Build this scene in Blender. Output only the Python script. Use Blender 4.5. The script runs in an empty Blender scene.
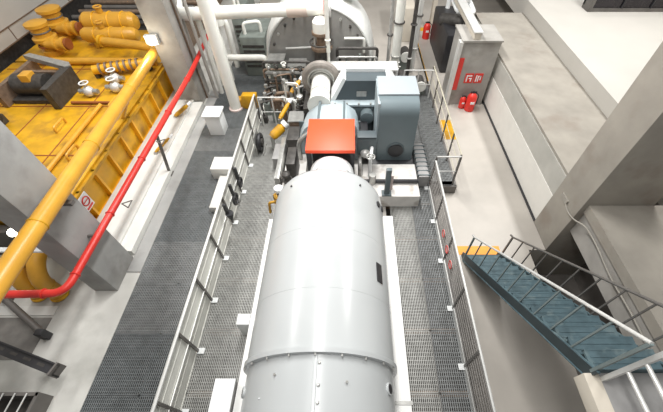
import bpy, bmesh, math, random
from mathutils import Vector, Matrix
random.seed(7)
PI = math.pi
S = bpy.context.scene
COL = S.collection

# ------------------------------------------------------------ materials
MATS = {}
def mat(name, col, rough=.5, metal=0., var=.12, scale=3., bump=0., spec=.5, stretch=(1, 1, 1), dirt=None, dscale=1.2, dthr=(.55, .7)):
    if name in MATS: return MATS[name]
    m = bpy.data.materials.new(name); m.use_nodes = True
    nt = m.node_tree; N = nt.nodes; L = nt.links
    b = N['Principled BSDF']
    b.inputs['Roughness'].default_value = rough
    b.inputs['Metallic'].default_value = metal
    b.inputs['Specular IOR Level'].default_value = spec
    geo = N.new('ShaderNodeNewGeometry')
    mp = N.new('ShaderNodeMapping'); mp.inputs['Scale'].default_value = stretch
    L.new(geo.outputs['Position'], mp.inputs['Vector'])
    nz = N.new('ShaderNodeTexNoise'); nz.inputs['Scale'].default_value = scale; nz.inputs['Detail'].default_value = 6
    L.new(mp.outputs['Vector'], nz.inputs['Vector'])
    rp = N.new('ShaderNodeValToRGB')
    c = Vector(col)
    lo = c * (1 - var); hi = c * (1 + var * .5)
    rp.color_ramp.elements[0].position = .3; rp.color_ramp.elements[1].position = .7
    rp.color_ramp.elements[0].color = (*lo, 1); rp.color_ramp.elements[1].color = (*[min(1, x) for x in hi], 1)
    L.new(nz.outputs['Fac'], rp.inputs['Fac'])
    out = rp.outputs['Color']
    if dirt:
        n2 = N.new('ShaderNodeTexNoise'); n2.inputs['Scale'].default_value = dscale; n2.inputs['Detail'].default_value = 8
        L.new(mp.outputs['Vector'], n2.inputs['Vector'])
        r2 = N.new('ShaderNodeMapRange'); r2.inputs['From Min'].default_value = dthr[0]; r2.inputs['From Max'].default_value = dthr[1]
        L.new(n2.outputs['Fac'], r2.inputs['Value'])
        mx = N.new('ShaderNodeMix'); mx.data_type = 'RGBA'
        L.new(r2.outputs['Result'], mx.inputs['Factor']); L.new(out, mx.inputs['A'])
        mx.inputs['B'].default_value = (*dirt, 1)
        out = mx.outputs['Result']
    L.new(out, b.inputs['Base Color'])
    if bump:
        bp = N.new('ShaderNodeBump'); bp.inputs['Strength'].default_value = bump; bp.inputs['Distance'].default_value = .02
        L.new(nz.outputs['Fac'], bp.inputs['Height']); L.new(bp.outputs['Normal'], b.inputs['Normal'])
    MATS[name] = m
    return m

M_white = mat('white_paint', (.80, .82, .82), .32, var=.05)
M_gen = mat('generator_grey', (.49, .51, .515), .24, var=.03, scale=1.2, dirt=(.46, .48, .485), dscale=.8)
M_gen2 = mat('generator_grey_front', (.45, .47, .475), .28, var=.04, scale=1.2)
M_beam = mat('skid_white', (.84, .84, .82), .4, var=.08, dirt=(.62, .58, .52), dscale=3, dthr=(.62, .78))
M_base = mat('baseplate', (.70, .68, .65), .5, var=.15, dirt=(.40, .36, .32), dscale=2.5)
M_pipeW = mat('pipe_white', (.78, .78, .73), .4, var=.06)
M_yel = mat('yellow_paint', (.68, .36, .010), .45, var=.25, scale=2, dirt=(.30, .15, .02), dscale=1.8, dthr=(.48, .72))
M_yel2 = mat('yellow_pipe', (.66, .34, .035), .35, var=.12, scale=3)
M_yrib = mat('yellow_ribs', (.80, .40, .012), .4, var=.15)
M_seam = mat('rust_seam', (.30, .09, .02), .6)
M_red = mat('red_paint', (.66, .035, .025), .35, var=.10)
M_redbox = mat('red_orange_guard', (.95, .085, .022), .45, var=.05, scale=1.5)
M_conc = mat('concrete_grey', (.36, .345, .32), .85, var=.16, scale=2.2, bump=.25, dirt=(.25, .235, .21), dscale=1.3)
M_concL = mat('concrete_column', (.34, .34, .33), .85, var=.12, scale=2.2, bump=.2, dirt=(.25, .245, .235), dscale=1.5)
M_concS = mat('concrete_slab', (.33, .305, .265), .85, var=.16, scale=1.6, bump=.2, dirt=(.26, .225, .19), dscale=1.0)
M_wallW = mat('wall_white', (.52, .50, .46), .8, var=.05, scale=.8)
M_plinth = mat('plinth_pale', (.66, .66, .63), .6, var=.08)
M_floorR = mat('floor_beige', (.43, .40, .36), .42, var=.12, scale=.9, dirt=(.50, .465, .42), dscale=.5, dthr=(.45, .65))
M_floorL = mat('floor_pale', (.58, .575, .54), .45, var=.15, scale=1.4, dirt=(.34, .34, .31), dscale=1.0, dthr=(.5, .72))
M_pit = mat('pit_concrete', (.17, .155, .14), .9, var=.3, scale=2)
M_grateD = mat('grating_steel_dark', (.20, .215, .22), .5, .4, var=.2, scale=5)
M_grateM = mat('grating_steel_mid', (.27, .28, .28), .5, .4, var=.2, scale=5)
M_grateL = mat('grating_steel_light', (.42, .42, .40), .5, .3, var=.2, scale=5)
M_rail = mat('galvanised_rail', (.66, .66, .64), .4, .3, var=.1)
M_railD = mat('rail_dark', (.16, .15, .14), .5, .3, var=.2)
M_panel = mat('rail_panel', (.72, .72, .67), .5, var=.08)
M_black = mat('black_paint', (.025, .025, .028), .45, var=.3)
M_dark = mat('dark_machinery', (.07, .065, .06), .5, .3, var=.4, scale=8)
M_steel = mat('machined_steel', (.48, .48, .46), .35, .6, var=.2, scale=8)
M_brown = mat('rusty_pipe', (.24, .17, .12), .55, .3, var=.3, scale=8)
M_slate = mat('slate_blue_paint', (.075, .095, .105), .5, var=.06)
M_cab = mat('cabinet_blue_grey', (.15, .19, .205), .32, var=.05)
M_slateL = mat('light_blue_grey_paint', (.42, .49, .52), .4, var=.06)
M_slateD = mat('slate_dark_paint', (.12, .15, .16), .36, var=.1)
M_casing = mat('casing_grey', (.30, .295, .28), .5, .1, var=.14, scale=3)
M_rim = mat('casing_rim', (.66, .67, .65), .4, var=.1)
M_stair = mat('stair_teal', (.075, .125, .145), .6, .1, var=.25, scale=6, dirt=(.13, .18, .19), dscale=5)
M_stairR = mat('stair_stringer', (.04, .055, .06), .45, .2, var=.2)
M_orange = mat('orange_strip', (.88, .36, .05), .6, var=.15)
M_dirty = mat('grey_metal_cover', (.34, .335, .33), .5, .2, var=.2)
M_glass = mat('dark_glass', (.018, .014, .018), .12, var=.2)
M_pink = mat('oxide_strip', (.66, .55, .52), .6, var=.1)
M_beige = mat('beige_beam', (.58, .53, .45), .5, var=.08)
M_greyeq = mat('grey_green_equipment', (.20, .225, .205), .5, .1, var=.2, scale=4)
M_hose = mat('beige_conduit', (.34, .32, .28), .6)
def emit(name, col, st):
    m = bpy.data.materials.new(name); m.use_nodes = True
    b = m.node_tree.nodes['Principled BSDF']; b.inputs['Base Color'].default_value = (*col, 1)
    b.inputs['Emission Color'].default_value = (*col, 1); b.inputs['Emission Strength'].default_value = st
    return m
M_lamp = emit('lamp_glow', (1, .93, .75), 14)
M_tube = emit('tube_glow', (1, .97, .88), 1.2)

# ------------------------------------------------------------ geometry
def fillet(pts, R, n=6):
    pts = [Vector(p) for p in pts]; out = [pts[0]]
    for i in range(1, len(pts) - 1):
        p = pts[i]; a = (pts[i - 1] - p); b = (pts[i + 1] - p)
        d = min(R, a.length * .48, b.length * .48)
        a = p + a.normalized() * d; b = p + b.normalized() * d
        for k in range(n + 1):
            t = k / n
            out.append(a * (1 - t) ** 2 + p * 2 * t * (1 - t) + b * t * t)
    out.append(pts[-1]); return out

class MB:
    def __init__(s): s.bm = bmesh.new()
    def box(s, x0, x1, y0, y1, z0, z1, bev=0, rot=None):
        vs = [s.bm.verts.new((x, y, z)) for x in (x0, x1) for y in (y0, y1) for z in (z0, z1)]
        F = [(0, 1, 3, 2), (4, 6, 7, 5), (0, 4, 5, 1), (2, 3, 7, 6), (0, 2, 6, 4), (1, 5, 7, 3)]
        fs = [s.bm.faces.new([vs[i] for i in f]) for f in F]
        if rot:
            c = Vector(((x0 + x1) / 2, (y0 + y1) / 2, (z0 + z1) / 2))
            bmesh.ops.rotate(s.bm, verts=vs, cent=c, matrix=rot)
        if bev:
            es = list({e for f in fs for e in f.edges})
            bmesh.ops.bevel(s.bm, geom=es, offset=bev, segments=2, affect='EDGES', profile=.6)
        return s
    def prism(s, poly, axis, a, b):
        """polygon in the two other axes, extruded from a to b along axis"""
        def mk(p, t):
            if axis == 'y': return (p[0], t, p[1])
            if axis == 'x': return (t, p[0], p[1])
            return (p[0], p[1], t)
        A = [s.bm.verts.new(mk(p, a)) for p in poly]; B = [s.bm.verts.new(mk(p, b)) for p in poly]
        n = len(poly)
        fs = [s.bm.faces.new(A), s.bm.faces.new(B[::-1])]
        for i in range(n): fs.append(s.bm.faces.new((A[i], B[i], B[(i + 1) % n], A[(i + 1) % n])))
        bmesh.ops.recalc_face_normals(s.bm, faces=fs)
        return s
    def tube(s, pts, r, n=12, R=0, cap=True):
        if R: pts = fillet(pts, R)
        pts = [Vector(p) for p in pts]
        rs = r if isinstance(r, (list, tuple)) else [r] * len(pts)
        T = []
        for i in range(len(pts)):
            a = pts[max(i - 1, 0)]; b = pts[min(i + 1, len(pts) - 1)]
            T.append((b - a).normalized())
        up = Vector((0, 0, 1)) if abs(T[0].z) < .9 else Vector((1, 0, 0))
        u = T[0].cross(up).normalized(); rings = []
        for i, p in enumerate(pts):
            u = (u - T[i] * u.dot(T[i])).normalized(); w = T[i].cross(u)
            rings.append([s.bm.verts.new(p + (u * math.cos(2 * PI * k / n) + w * math.sin(2 * PI * k / n)) * rs[i]) for k in range(n)])
        for A, B in zip(rings, rings[1:]):
            for k in range(n):
                f = s.bm.faces.new((A[k], A[(k + 1) % n], B[(k + 1) % n], B[k])); f.smooth = n > 6
        if cap:
            s.bm.faces.new(rings[0][::-1]); s.bm.faces.new(rings[-1])
        return s
    def cyl(s, a, b, r, n=16): return s.tube([a, b], r, n)
    def lathe(s, prof, origin, axis='y', n=48):
        """prof: list of (t along axis, radius)"""
        o = Vector(origin); rings = []
        for t, r in prof:
            ring = []
            for k in range(n):
                c = math.cos(2 * PI * k / n) * max(r, .0005); d = math.sin(2 * PI * k / n) * max(r, .0005)
                v = {'y': (c, t, d), 'x': (t, c, d), 'z': (c, d, t)}[axis]
                ring.append(s.bm.verts.new(o + Vector(v)))
            rings.append(ring)
        fs = []
        for A, B in zip(rings, rings[1:]):
            for k in range(n):
                f = s.bm.faces.new((A[k], A[(k + 1) % n], B[(k + 1) % n], B[k])); fs.append(f)
        fs.append(s.bm.faces.new(rings[0])); fs.append(s.bm.faces.new(rings[-1]))
        bmesh.ops.recalc_face_normals(s.bm, faces=fs)
        for f in fs[:-2]: f.smooth = True
        s.sharp = True
        return s
    def torus(s, c, R, r, axis='y', n=28, m=8):
        c = Vector(c); rings = []
        for i in range(n):
            A = 2 * PI * i / n; ring = []
            for j in range(m):
                B = 2 * PI * j / m; q = R + r * math.cos(B); h = r * math.sin(B)
                v = {'y': (q * math.cos(A), h, q * math.sin(A)), 'x': (h, q * math.cos(A), q * math.sin(A)), 'z': (q * math.cos(A), q * math.sin(A), h)}[axis]
                ring.append(s.bm.verts.new(c + Vector(v)))
            rings.append(ring)
        for i in range(n):
            for j in range(m):
                f = s.bm.faces.new((rings[i][j], rings[(i + 1) % n][j], rings[(i + 1) % n][(j + 1) % m], rings[i][(j + 1) % m])); f.smooth = True
        return s
    def ball(s, c, r, sc=(1, 1, 1)):
        g = bmesh.ops.create_uvsphere(s.bm, u_segments=16, v_segments=10, radius=r)
        bmesh.ops.scale(s.bm, vec=sc, verts=g['verts']); bmesh.ops.translate(s.bm, vec=c, verts=g['verts'])
        for v in g['verts']:
            for f in v.link_faces: f.smooth = True
        return s
    def build(s, name, m, parent=None, loc=None):
        bm = s.bm
        xs = [v.co for v in bm.verts]
        if parent is not None:
            o0 = parent['_w'] ; o0 = Vector(o0)
        else:
            mn = [min(v[i] for v in xs) for i in range(3)]; mx = [max(v[i] for v in xs) for i in range(3)]
            o0 = Vector(((mn[0] + mx[0]) / 2, (mn[1] + mx[1]) / 2, mn[2]))
        own = o0
        bmesh.ops.translate(bm, vec=-o0, verts=bm.verts)
        bmesh.ops.recalc_face_normals(bm, faces=bm.faces)
        me = bpy.data.meshes.new(name); bm.to_mesh(me); bm.free()
        me.materials.append(m)
        try: me.set_sharp_from_angle(angle=math.radians(35))
        except Exception: pass
        o = bpy.data.objects.new(name, me); COL.objects.link(o)
        if parent is not None: o.parent = parent
        else: o.location = o0
        o['_w'] = list(own)
        ALL.append(o)
        return o
ALL = []
def thing(name, loc, label, cat, group=None):
    o = bpy.data.objects.new(name, None); COL.objects.link(o); o.location = loc; o['_w'] = list(loc)
    o.empty_display_size = .2
    o['label'] = label; o['category'] = cat
    if group: o['group'] = group
    ALL.append(o); return o
def tag(o, label, cat, group=None):
    o['label'] = label; o['category'] = cat
    if group: o['group'] = group
    return o
def struct(name, mb, m):
    o = mb.build(name, m); o['kind'] = 'structure'; return o
def B(*a, **k): return MB().box(*a, **k)
ORD = ['first', 'second', 'third', 'fourth', 'fifth', 'sixth', 'seventh', 'eighth', 'ninth', 'tenth', 'eleventh', 'twelfth', 'thirteenth', 'fourteenth', 'fifteenth']

# ------------------------------------------------------------ setting
ZF = -.3      # right hand floor
ZL = -.2      # left hand floor
GZ = -1.7     # pit below the gratings
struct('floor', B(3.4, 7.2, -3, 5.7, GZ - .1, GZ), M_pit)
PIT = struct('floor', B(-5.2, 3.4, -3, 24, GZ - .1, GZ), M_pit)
struct('floor', MB().box(2.42, 4.72, -3, 4.71, GZ, ZF).box(2.42, 5.17, 4.71, 6.72, GZ, ZF).box(5.17, 12.5, 5.65, 6.72, GZ, ZF).box(3.15, 12.5, 6.72, 24, GZ, ZF), M_floorR)
struct('floor', B(-13, -5.2, -3, 24, GZ, ZL), M_floorL)
struct('floor', B(-5.2, 3.15, 15.6, 24, GZ, ZF), M_floorR)
struct('floor', B(3.16, 3.7, 12.2, 23, ZF, ZF + .004), M_floorR)
# left wall, pale upper band with joints
struct('wall_left', B(-13.3, -13, -3, 24, GZ, 1.28), M_dark)
wl = MB().box(-13.4, -12.9, -3, 24, 1.28, 6.5)
struct('wall_left', wl, M_wallW)
tb = MB()
for i in range(14): tb.box(-12.905, -12.885, -2 + i * 1.9, -1.96 + i * 1.9, 1.28, 1.75)
tb.box(-12.905, -12.88, -3, 24, 1.75, 1.79)
tb.box(-12.905, -12.88, -3, 24, 1.26, 1.30)
tb.box(-12.905, -12.89, -3, 24, 3.2, 3.23)
struct('trim_1', tb, M_brown)
struct('wall_far', B(-13.4, 13, 24, 24.3, GZ, 6.5), M_conc)
struct('wall_right', B(7.28, 13, -3, 24, 1.2, 2.0), M_wallW)
struct('wall_right_outer', B(13, 13.3, -3, 24, GZ, 6.5), M_wallW)
# low wall and concrete ledge on the right, running away from the camera
lw = B(5.22, 5.6, 5.65, 15.2, ZF, .76)
struct('wall_right_lower', lw, mat('low_wall_white', (.74, .72, .67), .7, var=.05))
struct('trim_2', B(5.17, 5.22, 5.65, 15.2, ZF, ZF + .05), M_black)
struct('wall_right_ledge', B(5.24, 5.6, 5.65, 15.2, .76, 1.44), mat('ledge_concrete', (.46, .45, .41), .8, var=.12, scale=2))
sl = MB().box(5.27, 7.28, 5.65, 15.2, 1.44, 1.52).box(5.6, 7.28, 5.65, 15.2, ZF, 1.44)
struct('wall_right_slab', sl, M_concS)
sl2 = MB().box(5.30, 7.27, -3, 4.71, 1.30, 1.55)
struct('wall_right_near_slab', sl2, M_concS)
struct('wall_right_near', B(5.36, 6.0, -3, 4.71, .58, 1.30), M_conc)
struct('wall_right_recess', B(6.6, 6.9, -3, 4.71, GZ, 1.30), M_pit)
# big column on the right
tag(B(5.18, 6.75, 4.72, 5.64, GZ, 6.6, bev=.015).build('concrete_column', M_concS), 'massive square concrete column at right, standing between the two ledges', 'column')
# left near column
tag(B(-6.1, -5.54, 3.50, 4.42, ZL, 6.0, bev=.02).build('concrete_column', M_concL), 'grey concrete column at left foreground below the yellow pipe', 'column')
# left far column
cf = thing('concrete_column', (-6.2, 11.5, ZL), 'far left concrete column carrying a lit floodlight, beyond the yellow enclosure', 'column')
B(-6.46, -5.62, 11.1, 12.1, ZL, 7, bev=.02).build('shaft', M_conc, cf)
for i, x in enumerate((-5.575, -5.52, -5.19)):
    MB().cyl((x, 11.6, ZL), (x, 11.6, 6.5), .04 if i < 2 else .06, 8).build('conduit', M_conc if i else M_brown, cf)
# sign column
sc = thing('concrete_column', (4.4, 11.9, ZF), 'grey column with red fire signs on its face at upper right', 'column')
B(3.78, 5.08, 11.3, 12.5, ZF, 2.1, bev=.015).build('shaft', M_conc, sc)
B(3.74, 5.1, 11.24, 12.5, 2.1, 2.16).build('cap_plate', M_conc, sc)
B(3.66, 3.775, 11.22, 11.5, ZF, 2.1).build('corner_strip', M_rail, sc)

# ------------------------------------------------------------ gratings
def grating(x0, x1, y0, y1, z, m, label, group, px=.038, py=.065):
    mb = MB(); e = .012
    mb.box(x0, x1, y0, y0 + e, z - .03, z).box(x0, x1, y1 - e, y1, z - .03, z)
    mb.box(x0, x0 + e, y0, y1, z - .03, z).box(x1 - e, x1, y0, y1, z - .03, z)
    n = int((x1 - x0) / px)
    for i in range(1, n):
        x = x0 + (x1 - x0) * i / n; mb.box(x - .0085, x + .0085, y0 + e, y1 - e, z - .03, z)
    n = int((y1 - y0) / py)
    for i in range(1, n):
        y = y0 + (y1 - y0) * i / n; mb.box(x0 + e, x1 - e, y - .005, y + .005, z - .024, z - .008)
    return tag(mb.build('grating_panel', m), label, 'grating', group)
ys = [0.1 + i * 1.2 for i in range(0, 13)]
for i in range(12):
    for j, (xa, xb) in enumerate(((-5.19, -4.17), (-4.16, -3.25))):
        grating(xa, xb, ys[i], ys[i + 1] - .012, ZL, (M_grateD, M_grateM, M_grateD)[(i * 2 + j * 3 + (i // 3)) % 3],
                'dark steel grating panel of the left walkway, %s column, %s row from the camera' % (('outer', 'railing side')[j], ORD[i]), 'left walkway grating panels')
for i in range(10):
    grating(-3.16, -2.04, ys[i], ys[i + 1] - .012, 0, M_grateL,
            'light grating panel between left railing and machine, %s from the camera' % ORD[i], 'machine side grating panels', .036, .06)
for i in range(10):
    a, b = ys[i] , ys[i + 1] - .012
    grating(1.12, 1.72, a, b, 0, M_grateL, 'narrow light grating panel beside the white generator skid, %s from the camera' % ORD[i], 'right walkway inner grating panels', .036, .07)
    grating(1.74, 2.36, a, b, 0, M_grateM, 'grey grating panel of the right walkway along the railing, %s from the camera' % ORD[i], 'right walkway outer grating panels', .04, .07)
for i in range(3):
    grating(2.39, 3.08, 6.75 + i * 1.9, 8.63 + i * 1.9, 0, M_grateM, 'grey grating panel of the widened platform by the gate, %s from the gate' % ORD[i], 'widened platform grating panels', .04, .1)
# steel below the gratings
for i in range(13):
    y = ys[i] - .006
    o = MB().box(-3.12, -1.95, y - .05, y + .05, -.055, -.032).box(-3.12, -1.95, y - .01, y + .01, -.22, -.055).box(-3.12, -1.95, y - .05, y + .05, -.24, -.22).build('trim_%d' % (10 + i), M_brown); o['kind'] = 'structure'
    o = MB().box(1.0, 2.36, y - .05, y + .05, -.055, -.032).box(1.0, 2.36, y - .01, y + .01, -.22, -.055).box(1.0, 2.36, y - .05, y + .05, -.24, -.22).build('trim_%d' % (30 + i), M_brown); o['kind'] = 'structure'
    o = B(-5.2, -3.15, y - .04, y + .04, ZL - .2, ZL - .032).build('trim_%d' % (50 + i), M_dark); o['kind'] = 'structure'
def st(name, x0, x1, y0, y1, z0, z1, m):
    struct(name, B(x0, x1, y0, y1, z0, z1), m)
st('trim_3', -3.23, -3.17, -1, 15.6, -.45, 0, M_panel)
st('trim_4', 2.37, 2.42, -1, 6.72, -.5, 0, M_railD)
st('trim_5', 3.09, 3.15, 6.72, 15.6, -.5, 0, M_railD)
st('trim_6', 2.37, 3.15, 6.70, 6.745, -.5, 0, M_railD)
st('trim_7', -2.62, -2.58, -1, 12, -.2, -.032, M_railD)
st('trim_8', 1.725, 1.735, -1, 12, -.2, -.0, M_railD)
# concrete machine foundation (pit)
struct('floor', B(-1.95, 1.0, -1.5, 15.6, GZ, -.02), M_conc)
struct('floor', B(-3.1, 3.08, 12.13, 15.6, GZ, -.02), M_conc)
# white kerb along the yellow enclosure
struct('baseboard_left', MB().box(-5.9, -5.55, 4.5, 11.05, ZL, -.02).box(-6.85, -5.9, 4.5, 12, ZL, .04), M_plinth)
struct('trim_9', B(-5.53, -5.19, 4.0, 12, ZL, ZL + .03), M_concL)

# ------------------------------------------------------------ generator
AX, AZ = -.47, 1.32
g = thing('generator', (AX, 2.5, .3), 'huge pale grey cylindrical generator casing lying along the middle of the picture', 'generator')
MB().lathe([(1.42, 1.2), (4.68, 1.2), (4.85, 1.175), (4.97, 1.11), (5.03, 1.0), (5.06, .85), (5.08, .62)], (AX, 0, AZ), n=96).build('main_casing', M_gen, g)
ln = MB()
for y in (2.3, 3.45): ln.torus((AX, y, AZ), 1.199, .0035, n=96, m=4)
for y in (4.32,): ln.torus((AX, y, AZ), 1.19, .006, n=96, m=4)
ln.build('weld_seam', M_gen2, g)
MB().lathe([(1.33, 1.19), (1.34, 1.235), (1.41, 1.235), (1.42, 1.2)], (AX, 0, AZ), n=96).build('flange_ring', M_gen2, g)
fc = MB().lathe([(-1.4, .9), (-1.3, 1.16), (1.33, 1.165)], (AX, 0, AZ), n=96).build('front_casing', M_gen2, g)
rb = MB().box(AX - .02, AX + .03, -1.2, 1.33, AZ + 1.15, AZ + 1.19, bev=.006)
rb.box(AX - .75, AX + .03, .83, .85, AZ + .9, AZ + .91)
rb.build('joint_rib', M_gen, g)
for y in (1.22, .95, .75, .6):
    MB().lathe([(0, .022), (.02, .022), (.028, .012)], (AX + .06, y, AZ + 1.155), 'z', 10).build('bolt', M_steel, g)
def oncyl(ang, r, y):   # ang measured from +x towards +z
    return Vector((AX + r * math.cos(ang), y, AZ + r * math.sin(ang)))
def hatch(name, ang, y, r, R=.11, mt=M_black):
    p = oncyl(ang, r, y); q = oncyl(ang, r + .03, y)
    pt = MB().tube([oncyl(ang, r - .05, y), q], R, 20).build(name, M_gen, g)
    MB().tube([q, oncyl(ang, r + .034, y)], R * .78, 20).build('glass', mt, pt)
def plate(name, ang, y0, y1, w, r, m):
    n = 6; mb = MB(); A = []
    for i in range(n + 1):
        a = ang + (i / n - .5) * w / r
        A.append([mb.bm.verts.new(oncyl(a, rr, yy)) for rr in (r + .004, r + .016) for yy in (y0, y1)])
    for P, Q in zip(A, A[1:]):
        mb.bm.faces.new((P[0], P[1], Q[1], Q[0])); mb.bm.faces.new((P[2], Q[2], Q[3], P[3]))
        mb.bm.faces.new((P[0], Q[0], Q[2], P[2])); mb.bm.faces.new((P[1], P[3], Q[3], Q[1]))
    mb.bm.faces.new((A[0][0], A[0][2], A[0][3], A[0][1])); mb.bm.faces.new((A[-1][0], A[-1][1], A[-1][3], A[-1][2]))
    return mb.build(name, m, g)
hatch('inspection_port', .48, 1.02, 1.16, .085)
hatch('inspection_port', PI - .35, 1.0, 1.16, .08)
plate('nameplate', .62, 2.62, 2.98, .16, 1.2, M_black)
for a, y in ((.5, 4.45), (.98, 4.6), (2.2, 4.6), (.3, 4.5)):
    MB().tube([oncyl(a, 1.19, y), oncyl(a, 1.225, y)], .02 if a > .5 else .07, 12).build('lifting_plug', M_black, g)
for dx in (-.02, .05): B(AX + dx, AX + dx + .012, 4.2, 4.7, AZ + 1.198, AZ + 1.203).build('centre_mark', mat('pink_mark', (.55, .30, .30), .6), g)
for a, y in ((1.2, 1.0), (2.05, 1.1)):
    MB().tube([oncyl(a, 1.16, y), oncyl(a, 1.19, y)], .018, 8).build('lifting_plug', M_steel, g)
for k in range(9):
    a = .35 + k * (PI - .7) / 8
    MB().tube([Vector((AX + 1.21 * math.cos(a), 1.30, AZ + 1.21 * math.sin(a))), Vector((AX + 1.21 * math.cos(a), 1.34, AZ + 1.21 * math.sin(a)))], .014, 8).build('flange_bolt', M_steel, g)
MB().lathe([(5.06, .62), (5.22, .62), (5.27, .58), (5.45, .57), (5.95, .54), (6.0, .52), (6.03, .42)], (AX + .02, 0, AZ), n=64).build('end_bell', M_white, g)
MB().torus((AX + .02, 5.26, AZ), .605, .02, n=48, m=6).build('bell_gasket', M_railD, g)
MB().torus((AX + .02, 5.62, AZ), .56, .01, n=48, m=6).build('bell_seam', M_steel, g)
for x in (-1.15, .25):
    for y in (.9, 3.6): B(x - .18, x + .18, y - .25, y + .25, .1, .62).build('foot', M_gen2, g)
# skid
sk = thing('generator_skid', (-.45, 2.5, 0), 'white steel skid with long side beams carrying the cylindrical generator', 'skid')
MB().box(-1.93, 1.0, -1.2, 5.25, -.02, .1).box(-1.93, .09, 5.25, 6.5, -.02, .3).build('baseplate', M_base, sk)
def ibeam(x0, x1, y0, y1, z0, z1, m, name='side_beam'):
    return MB().box(x0, x1, y0, y1, z1 - .05, z1, bev=.008).box(x0 + .06, x1 - .06, y0, y1, z0, z1 - .05).box(x0, x1, y0, y1, z0, z0 + .04).build(name, m, sk)
ibeam(-2.0, -1.78, -1, 5.0, -.02, .66, M_beam)
ibeam(.76, 1.06, -1, 5.1, -.02, .66, M_beam)
B(.70, .75, -1, 5.2, .1, .62).build('pipe_cover', M_pink, sk)
B(.74, 1.08, 1.0, 1.06, .655, .672).build('joint_band', M_steel, sk)
B(-2.28, -2.02, 2.4, 2.62, -.0, .62, bev=.01).build('bracket', M_white, sk)
B(-1.93, -1.3, 6.5, 7.8, 0, .28).build('pedestal', M_base, sk)
B(.1, 1.9, 5.95, 7.2, .0, .42).build('pedestal', M_base, sk)
jb = thing('junction_box', (-2.0, 1.0, 0), 'white and grey steel junction box at the lower left of the generator', 'box')
B(-2.34, -2.02, .4, 1.36, 0, .8, bev=.012).build('body', M_dirty, jb)
B(-2.36, -2.005, .38, 1.38, .8, .83, bev=.008).build('lid', M_white, jb)
# dark grey stanchion
tag(MB().box(.92, 1.06, 6.0, 6.1, .42, 1.35, bev=.01).box(.86, 1.12, 5.95, 6.15, .42, .46).build('steel_post', M_slateD), 'short dark grey steel post beside the generator shoulder, right of the red guard', 'post')

# ------------------------------------------------------------ coupling guard
cg = thing('coupling_guard', (-.45, 6.65, .3), 'bright red box guard covering the shaft coupling behind the generator', 'guard')
B(-1.06, .12, 6.02, 7.24, 1.9, 2.0, bev=.015).build('top_cover', M_redbox, cg)
B(-1.03, -.97, 6.9, 7.22, .3, 1.9).build('side_plate', M_black, cg)
B(.03, .09, 6.9, 7.22, .3, 1.9).build('side_plate', M_black, cg)
B(-.97, .03, 6.5, 7.2, .3, 1.6).build('shaft_block', M_black, cg)
for x in (-1.0, .06): B(x - .05, x + .05, 6.04, 6.16, .3, 1.9).build('leg', M_black, cg)
# ------------------------------------------------------------ coupling and gear housing between
gh = thing('gear_housing', (-.75, 8.1, .0), 'pale blue grey rounded gear housing with dark bands behind the red guard', 'housing')
hc = (-.50, 0, 1.05)
MB().lathe([(7.25, .16), (7.38, .18), (7.39, .38), (7.5, .38), (7.51, .24), (7.6, .24), (7.61, .46), (7.72, .46), (7.73, .3), (7.9, .3)], hc, n=40).build('coupling_disc', M_slateL, gh)
MB().torus((-.50, 7.78, 1.05), .50, .04).build('coupling_ring', M_black, gh)
hp = [(-1.5, .0), (.28, .0), (.28, 1.0), (.18, 1.28), (-.1, 1.5), (-.95, 1.5), (-1.32, 1.2), (-1.5, .85)]
MB().prism(hp, 'y', 7.85, 8.35).build('front_housing', M_slateL, gh)
MB().prism([(p[0] * .96 - .02, p[1] * .95) for p in hp], 'y', 8.35, 8.75).build('rear_housing', M_slateL, gh)
MB().box(-.93, -.86, 7.82, 8.78, .3, 1.53).box(-.2, -.14, 7.82, 8.78, .3, 1.53).box(-1.53, .31, 8.32, 8.37, .3, 1.1).build('strap', M_slateD, gh)
for (x, z) in ((-1.3, .5), (-1.3, .9), (.15, .5), (.15, 1.0), (-.7, 1.4), (-.3, 1.4)):
    MB().cyl((x, 7.78, z), (x, 7.86, z), .035, 8).build('bolt', M_steel, gh)
MB().tube([(-1.5, 7.6, .3), (-1.5, 7.6, .95), (-1.15, 7.7, 1.2)], .07, 10, R=.2).build('oil_pipe', M_steel, gh)
MB().box(-1.9, -1.53, 7.85, 8.5, 0, .8, bev=.02).build('oil_block', M_dark, gh)
MB().box(-1.75, -1.5, 6.6, 7.3, .28, 1.0, bev=.02).build('side_bracket', M_dark, gh)

# ------------------------------------------------------------ slate cabinet and gearbox
cb = thing('enclosure_cabinet', (1.3, 8.3, 0), 'tall blue grey steel cabinet with rounded front edge right of the red guard', 'cabinet')
prof = [(7.5, .32), (8.86, .32), (8.86, 2.22), (7.92, 2.22)]
for k in range(7):
    a = PI / 2 + k * PI / 2 / 6
    prof.append((7.85 + .35 * math.cos(a), 1.87 + .35 * math.sin(a)))
MB().prism(prof, 'x', .78, 1.84).build('body', M_cab, cb)
B(.76, 1.86, 7.95, 8.87, 2.22, 2.27, bev=.012).build('lid', mat('lid_grey', (.36, .40, .42), .35, var=.04), cb)
B(.74, .80, 7.6, 8.85, .35, 2.2).build('side_frame', M_slateL, cb)
MB().box(.56, 1.93, 7.25, 8.85, 0.1, .32, bev=.04).box(.8, 1.82, 7.4, 8.8, 0, .1).build('plinth', M_black, cb)
MB().cyl((1.33, 7.44, .72), (1.33, 7.5, .72), .22, 24).build('fan_port', M_black, cb)
MB().torus((1.33, 7.48, .72), .24, .025).build('port_ring', M_slateD, cb)
gb = thing('gearbox', (.3, 10, 0), 'dark slate gearbox with sloping lid and pale edges behind the cabinet', 'gearbox')
MB().prism([(-.55, .0), (1.75, .0), (1.75, 1.25), (-.55, 1.25)], 'y', 8.95, 9.82).build('lower_case', M_slate, gb)
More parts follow.
